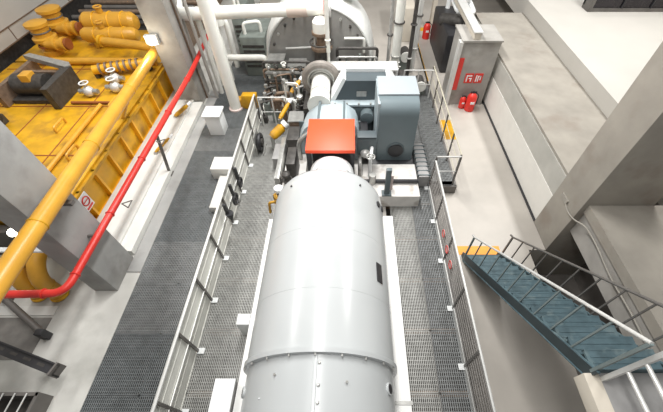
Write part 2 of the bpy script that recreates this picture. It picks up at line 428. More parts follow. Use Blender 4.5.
MB().prism([(-.55, 1.3), (1.6, 1.3), (1.15, 1.95), (-.18, 1.95)], 'y', 9.15, 9.80).build('upper_case', M_slate, gb)
B(-.60, 1.82, 8.88, 9.84, 1.24, 1.31, bev=.01).build('split_flange', M_slateL, gb)
B(-.55, .7, 8.88, 8.95, .2, 1.2).build('lower_panel', M_slateD, gb)
MB().prism([(-.60, 1.31), (-.46, 1.31), (-.12, 2.0), (-.20, 2.06)], 'y', 9.12, 9.82).prism([(1.7, 1.31), (1.55, 1.31), (1.08, 2.0), (1.18, 2.06)], 'y', 9.12, 9.82).box(-.2, 1.18, 9.66, 9.82, 1.95, 2.05).build('lid_edge', M_white, gb)
MB().lathe([(8.6, .16), (8.62, .2), (8.95, .2)], (.52, 0, 1.0), n=32).build('shaft_cover', M_slateD, gb)
B(.2, .5, 9.11, 9.15, 1.45, 1.6).build('nameplate', M_steel, gb)
B(.3, .54, 7.62, 8.8, .43, .9, bev=.02).build('pump_block', M_black, gb)
for i in range(7):
    MB().cyl((-.45 + i * .36, 8.9, 1.25), (-.45 + i * .36, 8.9, 1.36), .03, 8).build('bolt', M_steel, gb)
# checker plate catwalk behind gearbox
cp = MB().box(-.7, 1.6, 10.5, 11.1, 1.5, 1.54)
for i in range(16):
    for j in range(4):
        x = -.62 + i * .145 + (j % 2) * .07; y = 10.56 + j * .14
        cp.box(x, x + .07, y, y + .05, 1.54, 1.555)
cp.box(-.7, -.62, 10.5, 11.1, -.02, 1.5).box(1.52, 1.6, 10.5, 11.1, -.02, 1.5)
tag(cp.build('checker_plate_step', M_rail), 'bright checker plate step between gearbox and big round casing', 'step')
t = thing('ribbed_box', (2.1, 7.1, 0), 'dark grey ribbed steel box on the right walkway beside the blue grey cabinet', 'box')
B(1.95, 2.28, 6.66, 8.15, 0, .45, bev=.08).build('body', M_dirty, t)
mb = MB()
for k in range(8): mb.box(1.94, 2.29, 6.72 + k * .18, 6.75 + k * .18, .02, .46)
mb.build('rib', M_slateD, t)
# valves and piping between guard and cabinet
vp = thing('lube_pipework', (.5, 7.2, .0), 'cluster of steel pipes and valves between red guard and blue grey cabinet', 'pipework')
MB().tube([(.28, 6.75, .42), (.28, 6.75, .8), (.28, 7.35, .8), (.45, 7.35, .8)], .06, 10, R=.15).build('pipe', M_steel, vp)
MB().tube([(.55, 6.7, .42), (.55, 6.7, 1.15), (.62, 7.2, 1.15)], .05, 10, R=.15).build('pipe', M_white, vp)
MB().tube([(.2, 6.45, .5), (1.9, 6.45, .5)], .055, 10).build('pipe', M_black, vp)
MB().torus((.55, 6.68, 1.2), .11, .018, 'z').box(.44, .66, 6.67, 6.69, 1.19, 1.21).build('handwheel', M_steel, vp)
MB().ball((.42, 7.1, .95), .14).build('valve_body', M_rail, vp)
MB().box(.2, .72, 7.1, 7.4, .9, 1.45, bev=.03).build('control_box', M_slateD, vp)
B(.2, .72, 7.1, 7.4, 1.46, 1.5, bev=.01).build('control_box_lid', M_slate, vp)
MB().cyl((.62, 6.45, .42), (.62, 6.45, .75), .1, 12).build('filter', M_steel, vp)
tag(B(1.0, 1.16, 6.2, 6.32, .0, .95).build('steel_stub', M_pink), 'small pinkish steel stub below the cabinet', 'bracket')

# ------------------------------------------------------------ turbine casing far end
tc = thing('turbine_casing', (-1.0, 13.5, 0), 'enormous round grey turbine casing with pale rim at top centre', 'turbine')
CX, CZ = -1.14, 1.0
MB().lathe([(12.1, .9), (12.14, 1.88), (12.3, 1.9), (12.32, 1.6)], (CX, 0, CZ), n=72).build('face_plate', M_casing, tc)
MB().lathe([(12.3, 1.9), (12.4, 1.98), (12.9, 2.08), (13.8, 2.05), (14.9, 1.7), (15.3, 1.2)], (CX, 0, CZ), n=72).build('shell', M_rim, tc)
MB().torus((CX, 12.15, CZ), 1.9, .05, n=64).build('rim_ring', M_rim, tc)
for k in range(11):
    a = .35 + k * .24
    for R in (1.7,):
        MB().cyl((CX + R * math.cos(a), 12.04, CZ + R * math.sin(a)), (CX + R * math.cos(a), 12.13, CZ + R * math.sin(a)), .045, 8).build('bolt', M_dark if k % 3 else M_steel, tc)
B(CX - .05, CX + .02, 12.02, 12.1, .6, 2.75).build('split_bar', M_steel, tc)
B(-2.7, .7, 12.6, 14.6, -.02, .5).build('pedestal', M_conc, tc)
MB().tube([(-.2, 12.0, 1.9), (.5, 12.0, 1.9), (.5, 12.0, 1.4)], .05, 8, R=.1).build('drain_pipe', M_pipeW, tc)
MB().tube([(-2.3, 12.0, 1.55), (-1.2, 11.95, 1.62), (-.9, 11.9, 1.9)], .035, 8, R=.1).build('drain_pipe', M_rail, tc)
tag(MB().lathe([(0, .34), (.3, .36), (1.2, .3), (1.3, .2)], (-.05, 13.0, 2.9), 'z', 24).build('exhaust_hood', M_pipeW), 'pale round hood on top of the big turbine casing', 'hood')
# intake ring, duct
tr = thing('inlet_duct', (-.93, 9.6, 0), 'white short duct inside a grey brown steel ring, behind the gear housing', 'duct')
MB().torus((-.93, 10.0, 1.5), .50, .13, n=36, m=10).build('ring', mat('duct_ring', (.26, .235, .21), .5, .2, var=.25, scale=6), tr)
MB().torus((-.93, 9.9, 1.5), .42, .03, n=36, m=8).build('inner_ring', M_steel, tr)
MB().lathe([(8.76, .36), (8.9, .34), (9.1, .31), (9.35, .31)], (-.93, 0, 1.35), n=36).build('skirt', M_pipeW, tr)
MB().lathe([(9.3, .30), (9.95, .30), (10.25, .35), (10.7, .36)], (-.93, 0, 1.42), n=32).build('barrel', M_pipeW, tr)
for y in (9.85, 9.95, 10.05): MB().torus((-.93, y + .1, 1.42), .39, .025, m=6).build('bellows_ring', M_steel, tr)
MB().box(-1.5, -.62, 9.2, 10.8, .0, .95).build('support', M_dark, tr)
MB().prism([(-1.9, 0), (-.56, 0), (-.6, .9), (-1.6, .9)], 'y', 10.32, 10.5).build('bracket', M_dark, tr)
# vertical actuator
va = thing('control_valve', (-.95, 11.2, 0), 'vertical control valve with pale domed cap in front of the turbine casing', 'valve')
MB().cyl((-.95, 11.3, -.02), (-.95, 11.3, 1.9), .28, 16).build('valve_body', M_dark, va)
MB().lathe([(1.9, .36), (1.98, .36), (2.0, .16), (2.35, .16), (2.37, .3), (2.45, .3)], (-.95, 11.3, 0), 'z', 24).build('yoke', M_brown, va)
MB().lathe([(2.45, .26), (2.75, .26), (2.85, .18), (2.87, .05)], (-.95, 11.3, 0), 'z', 24).build('cap', M_pipeW, va)
MB().torus((-.95, 11.3, 2.1), .38, .03, 'z').build('handwheel', M_dark, va)
for a in (0, 1, 2, 3):
    MB().cyl((-.95 + .3 * math.cos(a * PI / 2 + .7), 11.3 + .3 * math.sin(a * PI / 2 + .7), 1.9), (-.95 + .25 * math.cos(a * PI / 2 + .7), 11.3 + .25 * math.sin(a * PI / 2 + .7), 2.4), .035, 8).build('yoke_rod', M_steel, va)
tag(MB().tube([(-.72, 11.0, 1.9), (-.72, 11.0, 4.6)], .07, 12).torus((-.72, 11.0, 2.3), .08, .02, 'z').cyl((-.72, 11.0, 1.0), (-.72, 11.0, 1.9), .05).cyl((-.72, 11.0, 1.0), (-.85, 11.25, 1.0), .05).build('steam_pipe', M_pipeW), 'thin pale vertical pipe rising in front of the round casing', 'pipe')

# ------------------------------------------------------------ clutter of pipes left of the duct (individual pieces)
rnd = random.Random(3)
for i in range(12):
    x0 = -2.95 + (i % 4) * .36 + rnd.uniform(-.05, .05); y0 = 9.78 + (i // 4) * .47 + rnd.uniform(-.05, .05)
    h = rnd.uniform(.5, 1.3); dx = rnd.uniform(.25, .5); dy = rnd.uniform(-.1, .3)
    t = thing('instrument_pipe', (x0, y0, 0), '%s bent instrument pipe left of the inlet duct, %s row' % (['dark', 'brown', 'pale', 'grey'][i % 4], ('nearest', 'second', 'third', 'farthest')[i // 4]), 'pipe', 'instrument pipes')
    m = (M_dark, M_brown, M_pipeW, M_steel)[i % 4]
    MB().tube([(x0, y0, 0), (x0, y0, h), (x0 + dx, y0 + dy, h), (x0 + dx, y0 + dy, 0)], rnd.choice((.03, .045, .06)), 8, R=.12).build('tube', m, t)
    MB().box(x0 - .1, x0 + .1, y0 - .08, y0 + .08, 0, .25 + .2 * (i % 3)).build('valve_block', (M_dark, M_greyeq, M_brown)[i % 3], t)
    MB().cyl((x0, y0, h), (x0, y0, h + .12), .06, 10).build('fitting', M_steel, t)
for i, (x0, x1, y0, y1, z1, m, lab) in enumerate((
        (-2.9, -2.35, 11.4, 11.95, 1.35, M_greyeq, 'grey green instrument cabinet left of the round casing'),
        (-2.2, -1.6, 11.35, 11.9, 1.2, M_greyeq, 'second grey green cabinet right beside the control valve'),
        (-1.95, -1.5, 8.8, 9.3, .75, M_brown, 'brown steel box beside the blue grey gear housing'))):
    t = thing('instrument_cabinet', ((x0 + x1) / 2, (y0 + y1) / 2, -.02), lab, 'cabinet')
    B(x0, x1, y0, y1, -.02, z1, bev=.02).build('body', m, t)
    B(x0 + .06, x1 - .06, y0 - .015, y0, .15, z1 - .1).build('door', m, t)
    B(x0 - .02, x1 + .02, y0 - .03, y1 + .02, z1, z1 + .03).build('lid', M_steel, t)
mf = thing('pipe_manifold', (-2.2, 11.2, -.02), 'dark brown manifold of crossing pipes before the round casing, left of the control valve', 'manifold')
mr = random.Random(11)
for k in range(5):
    z = .7 + k * .2; y = 11.12 - (k % 2) * .13
    MB().tube([(-3.0, y, z - .3), (-3.0, y, z), (-1.35, y, z), (-1.35, y, z - .35)], .035 + .012 * (k % 3), 8, R=.1).build('pipe', (M_brown, M_dark, M_steel)[k % 3], mf)
for k in range(7):
    x = -2.9 + k * .24; y = 10.98 + .1 * (k % 2)
    MB().cyl((x, y, 0), (x, y, .9 + .35 * mr.random()), .03 + .02 * (k % 2), 8).build('riser', (M_dark, M_brown, M_rail)[k % 3], mf)
for k in range(6):
    x = -2.8 + k * .27; z = 1.2 + .3 * mr.random()
    MB().ball((x, 10.98, z), .07).torus((x, 10.93, z + .12), .08, .016, 'z').build('valve_head', (M_steel, M_dark, M_pipeW)[k % 3], mf)
mf = thing('pipe_manifold', (.3, 11.5, -.02), 'dark manifold of small pipes right of the control valve before the round casing', 'manifold')
for k in range(4):
    z = 1.0 + k * .25; y = 11.45 + (k % 2) * .13
    MB().tube([(-.45, y, z - .3), (-.45, y, z), (.95, y, z), (.95, y, z - .4)], .04 + .012 * (k % 2), 8, R=.1).build('pipe', (M_dark, M_brown, M_steel, M_dark)[k], mf)
for k in range(6):
    x = -.35 + k * .23
    MB().cyl((x, 11.5, 0), (x, 11.5, 1.2 + .4 * mr.random()), .045, 8).build('riser', (M_dark, M_greyeq)[k % 2], mf)
# valve islands along left of machine
def valve(x, y, z0, h, cap, col, label, arms=2):
    t = thing('valve', (x, y, z0), label, 'valve')
    MB().cyl((x, y, z0), (x, y, z0 + h), .07, 12).build('stem', M_dark, t)
    MB().box(x - .13, x + .13, y - .12, y + .12, z0, z0 + h * .45, bev=.02).build('valve_body', M_steel, t)
    MB().lathe([(z0 + h, .10), (z0 + h + .1, .11), (z0 + h + .14, .05)], (x, y, 0), 'z', 16).build('cap', cap, t)
    for k in range(arms):
        a = PI * .75 + k * 1.0
        MB().tube([(x, y, z0 + h * .6), (x + .3 * math.cos(a), y + .3 * math.sin(a), z0 + h * .6), (x + .34 * math.cos(a), y + .34 * math.sin(a), z0 + h * .2)], .035, 8, R=.06).build('arm', col, t)
    MB().torus((x, y, z0 + h * .82), .13, .02, 'z').build('handwheel', col, t)
valve(-1.72, 5.42, .3, .95, M_white, M_yel, 'yellow armed valve with white cap at the left generator shoulder', 3)
valve(-1.68, 6.2, .3, .65, M_dark, M_dark, 'dark valve between the yellow armed valve and the red guard', 1)
valve(-1.62, 9.55, .0, 1.1, M_steel, M_dark, 'steel topped valve behind the brown steel box', 2)
def actuator(p, q, r, label, m=M_yel):
    p, q = Vector(p), Vector(q); t = thing('actuator', (p.x, p.y, 0), label, 'actuator')
    MB().tube([p, p.lerp(q, .1), p.lerp(q, .12), p.lerp(q, .85), p.lerp(q, .87), q], [r * .8, r * .8, r, r, r * .7, r * .6], 16).build('cylinder', m, t)
    d = (q - p) * .25
    MB().tube([q, q + d], r * .9, 12).build('flange', M_white, t)
    MB().box(p.x - .05, p.x + .05, p.y - .05, p.y + .05, 0, p.z).build('support', M_steel, t)
actuator((-2.45, 8.35, .5), (-2.08, 8.6, .75), .15, 'yellow cylinder actuator beside the left side of the machine')
actuator((-2.3, 9.15, .6), (-2.0, 9.6, .9), .07, 'slim yellow actuator behind the larger yellow cylinder')
actuator((-2.0, 10.2, .9), (-1.7, 10.55, 1.15), .08, 'orange yellow actuator leaning beside the inlet duct', M_yel2)
gp = thing('guard_duct', (-2.0, 7.4, 0), 'grey steel duct running beside the skid left of the red guard', 'duct')
B(-2.12, -1.98, 6.5, 8.3, 0, .55, bev=.02).build('body', M_steel, gp)
B(-2.32, -2.12, 7.4, 8.1, 0, .45, bev=.02).build('elbow_box', M_dirty, gp)
# yellow bits on left platform far
tag(MB().box(-4.35, -3.95, 10.9, 11.2, ZL, .15, bev=.04).box(-4.0, -3.45, 10.85, 11.15, ZL, .35, bev=.05).build('valve_cover', M_yel), 'yellow valve cover at the foot of the white vertical pipe', 'valve')

# ------------------------------------------------------------ railings
def railing(label, P, Q, posts, mids=(.55,), mm=None, z0=0., h=1.1, m=M_rail, mp=M_railD, panel=None, toe=False, foot=None, r=.024, foff=0, group=None):
    P = Vector(P); Q = Vector(Q); t = thing('railing', (P.x, P.y, z0), label, 'railing', group)
    MB().tube([(P.x, P.y, z0 + h), (Q.x, Q.y, z0 + h)], r, 10).build('top_rail', m, t)
    for zz in mids: MB().tube([(P.x, P.y, z0 + zz), (Q.x, Q.y, z0 + zz)], r * .6, 8).build('mid_rail', mm or m, t)
    for i in range(posts):
        s_ = P.lerp(Q, i / (posts - 1))
        ps = MB().box(s_.x - .018, s_.x + .018, s_.y - .025, s_.y + .025, z0, z0 + h).build('post', mp, t)
        if foot: B(s_.x + foot[0], s_.x + foot[1], s_.y - .06, s_.y + .06, z0, z0 + .035, bev=.005).build('foot_plate', M_white, ps)
    if toe: B(min(P.x, Q.x) - .012, max(P.x, Q.x) + .012, min(P.y, Q.y), max(P.y, Q.y), z0 + .005, z0 + .14).build('toe_board', m, t)
    if panel:
        mb = MB(); x = P.x
        mb.box(x - .05, x - .04, P.y, Q.y, z0 + .02, z0 + 1.07)
        for z in (.28, .52, .78):
            mb.box(x - .04, x - .034, P.y, Q.y, z0 + z, z0 + z + .02)
        mb.build('infill_panel', panel, t)
    return t
railing('long left railing with pale infill boards between dark posts', (-3.14, -.13, 0), (-3.14, 9.77, 0), 10, (.55,), panel=M_panel, foot=(-.01, .13), r=.028)
railing('galvanised railing on the right walkway with several horizontal bars', (2.3, .55, 0), (2.3, 6.62, 0), 6, (.2, .32, .44, .56, .68, .80, .92, 1.0), mm=M_railD, m=M_rail, mp=M_railD, foot=(-.12, .0), toe=True)
railing('short gate like railing closing the right walkway at its widening', (2.36, 6.78, 0), (3.02, 6.78, 0), 2, (.55,), toe=True)
railing('thin railing of the widened platform beside the beige floor', (3.04, 6.86, 0), (3.04, 11.6, 0), 6, (.38, .74), m=mat('rail_yellowish', (.50, .47, .36), .5), mp=M_railD, r=.018)
railing('short railing across the far end of the widened platform behind the cabinet', (1.95, 11.3, 0), (2.98, 11.3, 0), 3, (.55,), mp=M_rail, m=M_rail, r=.02)
railing('railing across the left platform in front of the pipe clutter', (-3.0, 9.6, 0), (-2.1, 9.6, 0), 3, (.55,), m=M_rail, mp=M_rail)
for y, rr in ((6.35, .13), (5.75, .15)):
    t = thing('gauge', (-3.0, y, .35), 'black round gauge fixed on the left railing, %s one' % ('farther' if y > 6 else 'nearer'), 'gauge', 'railing gauges')
    MB().torus((-3.02, y, .55), rr, .03, 'x', 20, 6).build('rim', M_black, t)
    MB().cyl((-3.08, y, .55), (-3.02, y, .55), rr * .7, 16).build('face', M_dark, t)
    MB().box(-3.07, -3.0, y - .03, y + .03, .55, 1.1).build('bracket', M_black, t)
t = thing('signal_horn', (-3.0, 5.0, .4), 'small black horn hanging on the left railing below the gauges', 'horn')
MB().lathe([(.5, .03), (.75, .10), (.78, .1)], (-2.98, 5.1, 0), 'z', 14).build('bell', M_black, t)
MB().box(-3.06, -2.98, 5.08, 5.12, .7, 1.1).build('bracket', M_black, t)
# red notice tags on the right railing
for i, y in enumerate((3.75, 4.15, 4.6)):
    t = thing('warning_sign', (2.27, y, .45), 'small pinkish red round sign on the right railing, %s from the camera' % ORD[i], 'sign', 'round railing signs')
    MB().cyl((2.255, y, .62), (2.27, y, .62), .10, 20).build('plate', mat('sign_pale', (.55, .45, .43), .5), t)
    MB().torus((2.252, y, .62), .09, .012, 'x', 20, 6).build('ring', M_red, t)
# white blocks on left walkway
wb = thing('switch_cabinet', (-4.55, 10.1, ZL), 'white cabinet with sloping lid on the left walkway next to the white vertical pipe', 'cabinet')
B(-4.85, -4.35, 9.3, 9.8, ZL, .55, bev=.02).build('body', M_white, wb)
B(-4.9, -4.3, 9.25, 9.85, .55, .62, bev=.02).build('lid', M_white, wb)
wb = thing('cable_cover', (-3.7, 7.7, ZL), 'white cable cover block against the left railing', 'cover')
B(-4.2, -3.45, 7.2, 7.75, ZL, .22, bev=.02).build('body', M_plinth, wb)
B(-3.95, -3.3, 5.9, 7.15, ZL, .0, bev=.02).build('duct', M_plinth, wb)
# equipment on left platform (dark round)
t = thing('hose_reel', (-2.9, 8.2, 0), 'black hose reel with steel frame standing inside the left railing', 'reel')
MB().torus((-2.85, 8.3, .35), .22, .07, 'x').build('hose', M_black, t)
MB().cyl((-2.95, 8.3, .35), (-2.75, 8.3, .35), .12).build('drum', M_dark, t)
MB().box(-2.96, -2.93, 8.05, 8.55, 0, .7).box(-2.77, -2.74, 8.05, 8.55, 0, .1).build('frame', M_steel, t)

# ------------------------------------------------------------ white pipes top left
t = thing('steam_main', (-3.2, 11.8, 2.7), 'thick white insulated pipe crossing the top of the picture', 'pipe')
MB().tube([(-5.75, 13.0, 3.6), (-5.75, 11.9, 2.72), (-.75, 11.6, 3.02)], .2, 20, R=.4).build('insulation', M_pipeW, t)
MB().cyl((-2.0, 11.675, 2.945), (-1.35, 11.636, 2.984), .225, 20).build('wrap', mat('pink_wrap', (.62, .52, .46), .6), t)
MB().cyl((-.75, 11.6, 3.02), (-.62, 11.6, 3.025), .26, 20).build('end_flange', M_rail, t)
MB().cyl((-.82, 11.6, 3.015), (-.77, 11.6, 3.02), .25, 20).build('red_band', M_red, t)
MB().cyl((-5.1, 11.95, 2.75), (-5.1, 11.95, ZL), .09, 12).build('hanger', M_pipeW, t)
t = thing('standpipe', (-4.2, 10.6, ZL), 'white vertical standpipe rising from the left walkway', 'pipe')
MB().tube([(-4.3, 10.9, ZL), (-4.3, 10.9, 5.2)], .2, 20).build('pipe', M_pipeW, t)
MB().lathe([(ZL, .26), (ZL + .05, .26), (ZL + .051, .21)], (-4.3, 10.9, 0), 'z', 20).build('base_flange', M_pink, t)
t = thing('branch_pipe', (-3.4, 12.6, 0), 'white horizontal branch pipe behind the standpipe', 'pipe')
MB().tube([(-4.9, 12.6, ZL), (-4.9, 12.6, .9), (-3.2, 12.6, .9), (-3.2, 12.6, -.02)], .12, 14, R=.25).build('pipe', M_pipeW, t)
t = thing('branch_pipe', (-3.4, 13.6, 0), 'pale curved pipe rising behind the red pipe end', 'pipe')
MB().tube([(-5.6, 14.0, ZL), (-5.6, 14.0, 1.8), (-4.9, 14.0, 1.8), (-4.9, 14.0, ZL)], .11, 14, R=.3).build('pipe', M_pipeW, t)
tag(MB().lathe([(1.9, .05), (2.0, .26), (2.5, .32), (2.8, .2), (2.86, .08)], (-4.85, 12.9, 0), 'z', 20).cyl((-4.85, 12.9, 1.95), (-4.85, 12.9, ZL), .06).build('expansion_vessel', M_pipeW), 'pale egg shaped vessel under the white main pipe', 'vessel')
# dark grey green equipment behind standpipe
for (x0, x1, y0, y1, z1, lab) in ((-4.3, -3.3, 13.2, 15.0, 1.4, 'dark grey green machine block behind the white branch pipe'),
                                  (-5.0, -4.5, 15.0, 17.5, 1.6, 'tall grey green cabinet at the far left end of the walkway')):
    t = thing('equipment_block', ((x0 + x1) / 2, (y0 + y1) / 2, -.2), lab, 'machine')
    B(x0, x1, y0, y1, -.3 if y0 > 15.7 else ZL, z1, bev=.05).build('body', M_greyeq, t)
    mb = MB()
    for k in range(5): mb.box(x0 + .08, x1 - .08, y0 - .02, y0, .2 + k * .2, .3 + k * .2)
    mb.build('louvre', M_dark, t)
    MB().tube([(x0 + .2, y0 + .3, z1), (x0 + .2, y0 + .3, z1 + .4), (x1 - .2, y0 + .5, z1 + .4), (x1 - .2, y0 + .5, z1)], .06, 10, R=.15).build('pipe', M_pipeW, t)
B(-5.2, -3.1, 14.5, 15.6, GZ, ZL).build('floor', M_conc)['kind'] = 'structure'
# upper middle/right pipes beside turbine
for i, (x, y, r, m, lab) in enumerate(((1.75, 12.6, .16, M_pipeW, 'thick pale vertical pipe right of the round casing'),
                                 (2.25, 12.4, .07, M_dark, 'dark thin vertical pipe right of the round casing'),
                                 (1.35, 11.6, .06, M_steel, 'steel vertical pipe at the right edge of the round casing'),
                                 (2.55, 13.2, .1, M_rail, 'galvanised vertical pipe beside the bright aisle'))):
    t = thing('riser_pipe', (x, y, -.02), lab, 'pipe')
    MB().cyl((x, y, -.02), (x, y, 4.5), r, 14).build('pipe', m, t)
    MB().torus((x, y, 1.0), r + .02, .03, 'z').build('clamp', M_steel, t)
    MB().torus((x, y, 2.2), r + .02, .03, 'z').build('clamp', M_dark, t)
for i, (x0, y0, z1) in enumerate(((1.75, 11.45, .8), (2.45, 11.5, .5), (1.95, 12.7, 1.2))):
    t = thing('pump_unit', (x0, y0, -.02), 'small dark pump with pale flange right of the casing, %s from the gearbox' % ORD[i], 'pump', 'small pumps')
    z0 = -.02 if y0 > 12.2 else 0
    MB().box(x0, x0 + .4, y0, y0 + .45, z0, z1 * .6, bev=.03).build('base', M_greyeq, t)
    MB().cyl((x0 + .2, y0 - .05, z1 * .75), (x0 + .2, y0 + .5, z1 * .75), .17, 16).build('motor', M_dark, t)
    MB().cyl((x0 + .2, y0 - .1, z1 * .75), (x0 + .2, y0 - .05, z1 * .75), .2, 16).build('flange', M_pipeW, t)
st('floor', 1.2, 3.14, 12.14, 15.6, -.02, .0, M_floorR)

# ------------------------------------------------------------ black machine with white frame upper right
t = thing('filter_unit', (4.3, 15.0, ZF), 'black machine with white pipe loop standing by the beige aisle', 'machine')
MB().box(3.85, 5.0, 13.6, 16.6, ZF, 1.3, bev=.1).build('body', M_black, t)
MB().cyl((3.9, 15.1, 1.3), (4.7, 14.3, 1.5), .25, 16).build('drum', M_dark, t)
MB().tube([(4.35, 16.3, 1.3), (4.35, 16.3, 1.9), (4.25, 14.3, 1.9), (4.85, 14.1, 1.9), (4.95, 15.4, 1.9), (4.95, 15.4, 1.3)], .1, 12, R=.35).build('pipe_loop', M_white, t)
MB().cyl((4.6, 15.0, 1.3), (4.6, 15.0, 2.0), .2, 16).build('valve', M_white, t)
MB().ball((4.6, 15.0, 2.1), .22).build('valve_cap', M_rail, t)
t = thing('roof_beam', (4.9, 13, 2.2), 'pale steel beam resting over the column with red signs', 'beam')
MB().box(4.10, 4.32, 11.3, 18.5, 2.16, 2.38, bev=.01).build('flange', M_beige, t)
B(4.06, 4.36, 11.28, 18.5, 2.38, 2.41).build('edge', M_rail, t)
MB().box(4.1, 4.3, 18.1, 18.4, ZF, 2.16).build('post', M_beige, t)
# fire extinguishers
def extinguisher(x, y, z, label, s=1.):
    t = thing('fire_extinguisher', (x, y, z), label, 'fire extinguisher')
    cy = MB().lathe([(z, .13 * s), (z + .02, .15 * s), (z + .5 * s, .15 * s), (z + .58 * s, .1 * s), (z + .62 * s, .05 * s)], (x, y, 0), 'z', 20).build('cylinder', M_red, t)
    MB().box(x - .1 * s, x + .1 * s, y - .02, y + .02, z + .63 * s, z + .67 * s).cyl((x, y, z + .6 * s), (x, y, z + .68 * s), .035 * s).build('handle', M_black, t)
    MB().tube([(x + .05, y, z + .64 * s), (x + .2 * s, y, z + .55 * s), (x + .18 * s, y, z + .2 * s)], .018, 8, R=.1).build('hose', M_black, t)
    MB().box(x - .06 * s, x + .06 * s, y - .155 * s, y - .13 * s, z + .3 * s, z + .38 * s).build('label_band', M_white, cy)
extinguisher(4.26, 11.1, ZF, 'smaller red fire extinguisher on the floor before the sign column, left one', .75)
extinguisher(4.52, 10.95, ZF, 'larger red fire extinguisher on the floor before the sign column, right one', 1.15)
extinguisher(3.72, 16.9, ZF, 'red fire extinguisher far up the beige aisle by the black machine', 1.15)
# signs on column
def redsign(x, label, glyph):
    t = thing('fire_sign', (x, 11.28, .62), label, 'sign')
    B(x, x + .30, 11.275, 11.3, .62, .98).build('plate', M_red, t)
    mb = MB()
    if glyph:
        mb.box(x + .05, x + .09, 11.268, 11.275, .68, .92).box(x + .12, x + .25, 11.268, 11.275, .86, .9).box(x + .12, x + .16, 11.268, 11.275, .68, .86).box(x + .2, x + .24, 11.268, 11.275, .74, .9)
    else:
        mb.box(x + .05, x + .25, 11.268, 11.275, .88, .92).box(x + .05, x + .09, 11.268, 11.275, .68, .88).box(x + .14, x + .25, 11.268, 11.275, .78, .82).box(x + .2, x + .24, 11.268, 11.275, .68, .78)
    mb.build('marking', M_white, t)
redsign(4.16, 'small red sign with white marks on the column, left of the pair', 0)
redsign(4.50, 'small red sign with white marks on the column, right of the pair', 1)
tag(B(3.79, 3.96, 11.26, 11.3, .35, 1.55).build('fire_banner', M_red), 'tall narrow red banner on the left edge of the sign column', 'sign')
# dark glazed cabinet on upper ledge
t = thing('window_cabinet', (10.9, 14.2, 2.0), 'dark glazed cabinet standing on the white ledge in the top right corner', 'cabinet')

# ------------------------------------------------------------ staircase
SX0, SX1 = 2.93, 3.80
y0s, z0s, y1s, z1s = 4.40, ZF, 1.02, 2.9
s_ = thing('staircase', (3.35, 4.4, ZF), 'teal steel staircase with open railings rising toward the lower right corner', 'staircase')
N = 15
dirv = Vector((0, y1s - y0s, z1s - z0s)); sl_ = dirv.normalized()
for x0 in (SX0 - .03, SX1):
    dz = .16
    poly = [(y0s + .14, z0s), (y0s - .02, z0s), (y1s - .05, z1s - .12), (y1s - .05, z1s + .12), (y0s + .14, z0s + .14)]
    stg = MB().prism(poly, 'x', x0, x0 + .03).build('stringer', M_stairR, s_)
    MB().tube([(x0 + .015, y0s + .14, z0s + .15), (x0 + .015, y1s - .05, z1s + .13)], .016, 6).build('edge_strip', M_stair, stg).rotation_euler = (0, 0, 0)
    MB().tube([(x0 + .0, y0s - .02, z0s + .02), (x0 + .0, y1s - .05, z1s - .11)], .014, 6).build('edge_strip', M_stair, stg)
for i in range(N):
    y = y0s + (y1s - y0s) * (i + .5) / N; z = z0s + (z1s - z0s) * (i + 1) / N
    mb = MB().box(SX0, SX1, y - .13, y + .13, z - .035, z)
    mb.box(SX0, SX1, y + .12, y + .14, z - .06, z + .004)
    for k in range(3): mb.box(SX0 + .05, SX1 - .05, y - .1 + k * .07, y - .085 + k * .07, z, z + .006)
    mb.build('tread', M_stair, s_)
    B(SX0, SX1, y - .128, y - .118, z, z + .14).build('riser', M_stair, s_)
for side, x in (('l', SX0 - .015), ('r', SX1 + .015)):
    m = M_rail if side == 'l' else M_railD
    A = Vector((x, y0s, z0s + 1.05)); Bv = Vector((x, y1s, z1s + 1.05))
    MB().tube([A + Vector((0, .1, -.05)), A, Bv], .022, 10).build('handrail', m, s_)
    n = 11
    for i in range(n):
        p = A.lerp(Bv, i / (n - 1)); big = i in (0, n - 1)
        w = .018 if big else .011
        B(x - w, x + w, p.y - w, p.y + w, p.z - 1.05, p.z).build('post', mat('stair_post', (.17, .21, .21), .5) if side == 'l' else M_railD, s_)
    if 0: pass
# landing
l_ = thing('landing', (3.5, .3, ZF), 'steel landing with beige edge beam at the top of the staircase', 'landing')
B(SX0 - .12, SX0 + .06, -1.6, 1.0, 2.66, 2.9, bev=.01).build('edge_beam', M_beige, l_)
B(SX1 + .35, SX1 + .5, -1.6, 1.0, 2.66, 2.9).build('edge_beam', M_beige, l_)
mb = B(SX0 + .06, SX1 + .35, -1.6, 1.0, 2.84, 2.89)
mb.build('deck', M_dirty, l_)
for y in (-1.5, .15):
    for x in (SX0 - .05, SX1 + .42): B(x - .06, x + .06, y - .06, y + .06, ZF, 2.66).build('post', M_beige, l_)
for z in (.45, .75, 1.05):
    MB().cyl((SX0 + .08, -1.6, 2.9 + z), (SX0 + .08, .93, 2.9 + z), .024, 10).build('rail', M_rail, l_)
for y in (-1.5, .93):
    B(SX0 + .055, SX0 + .105, y - .025, y + .025, 2.9, 3.97).build('rail_post', M_rail, l_)
for z in (.5, .78):
    pass
# orange strip at stair foot
tag(B(2.85, 3.95, 4.56, 4.82, ZF, ZF + .012).build('floor_marking', M_orange), 'orange painted strip on the floor at the foot of the staircase', 'floor marking')
# conduit down the column and across the near slab
tag(MB().tube([(5.155, 5.2, 1.15), (5.155, 4.95, 1.05), (5.15, 4.66, 1.1), (5.27, 4.4, 1.2), (5.27, 3.9, 1.22), (5.27, 3.2, 1.12), (5.27, 2.4, 1.16), (5.27, 1.5, 1.1)], .018, 8, R=.25).box(5.14, 5.18, 5.1, 5.4, 1.1, 1.22).build('conduit', M_hose), 'pale flexible conduit trailing from the right column along the near ledge', 'conduit')

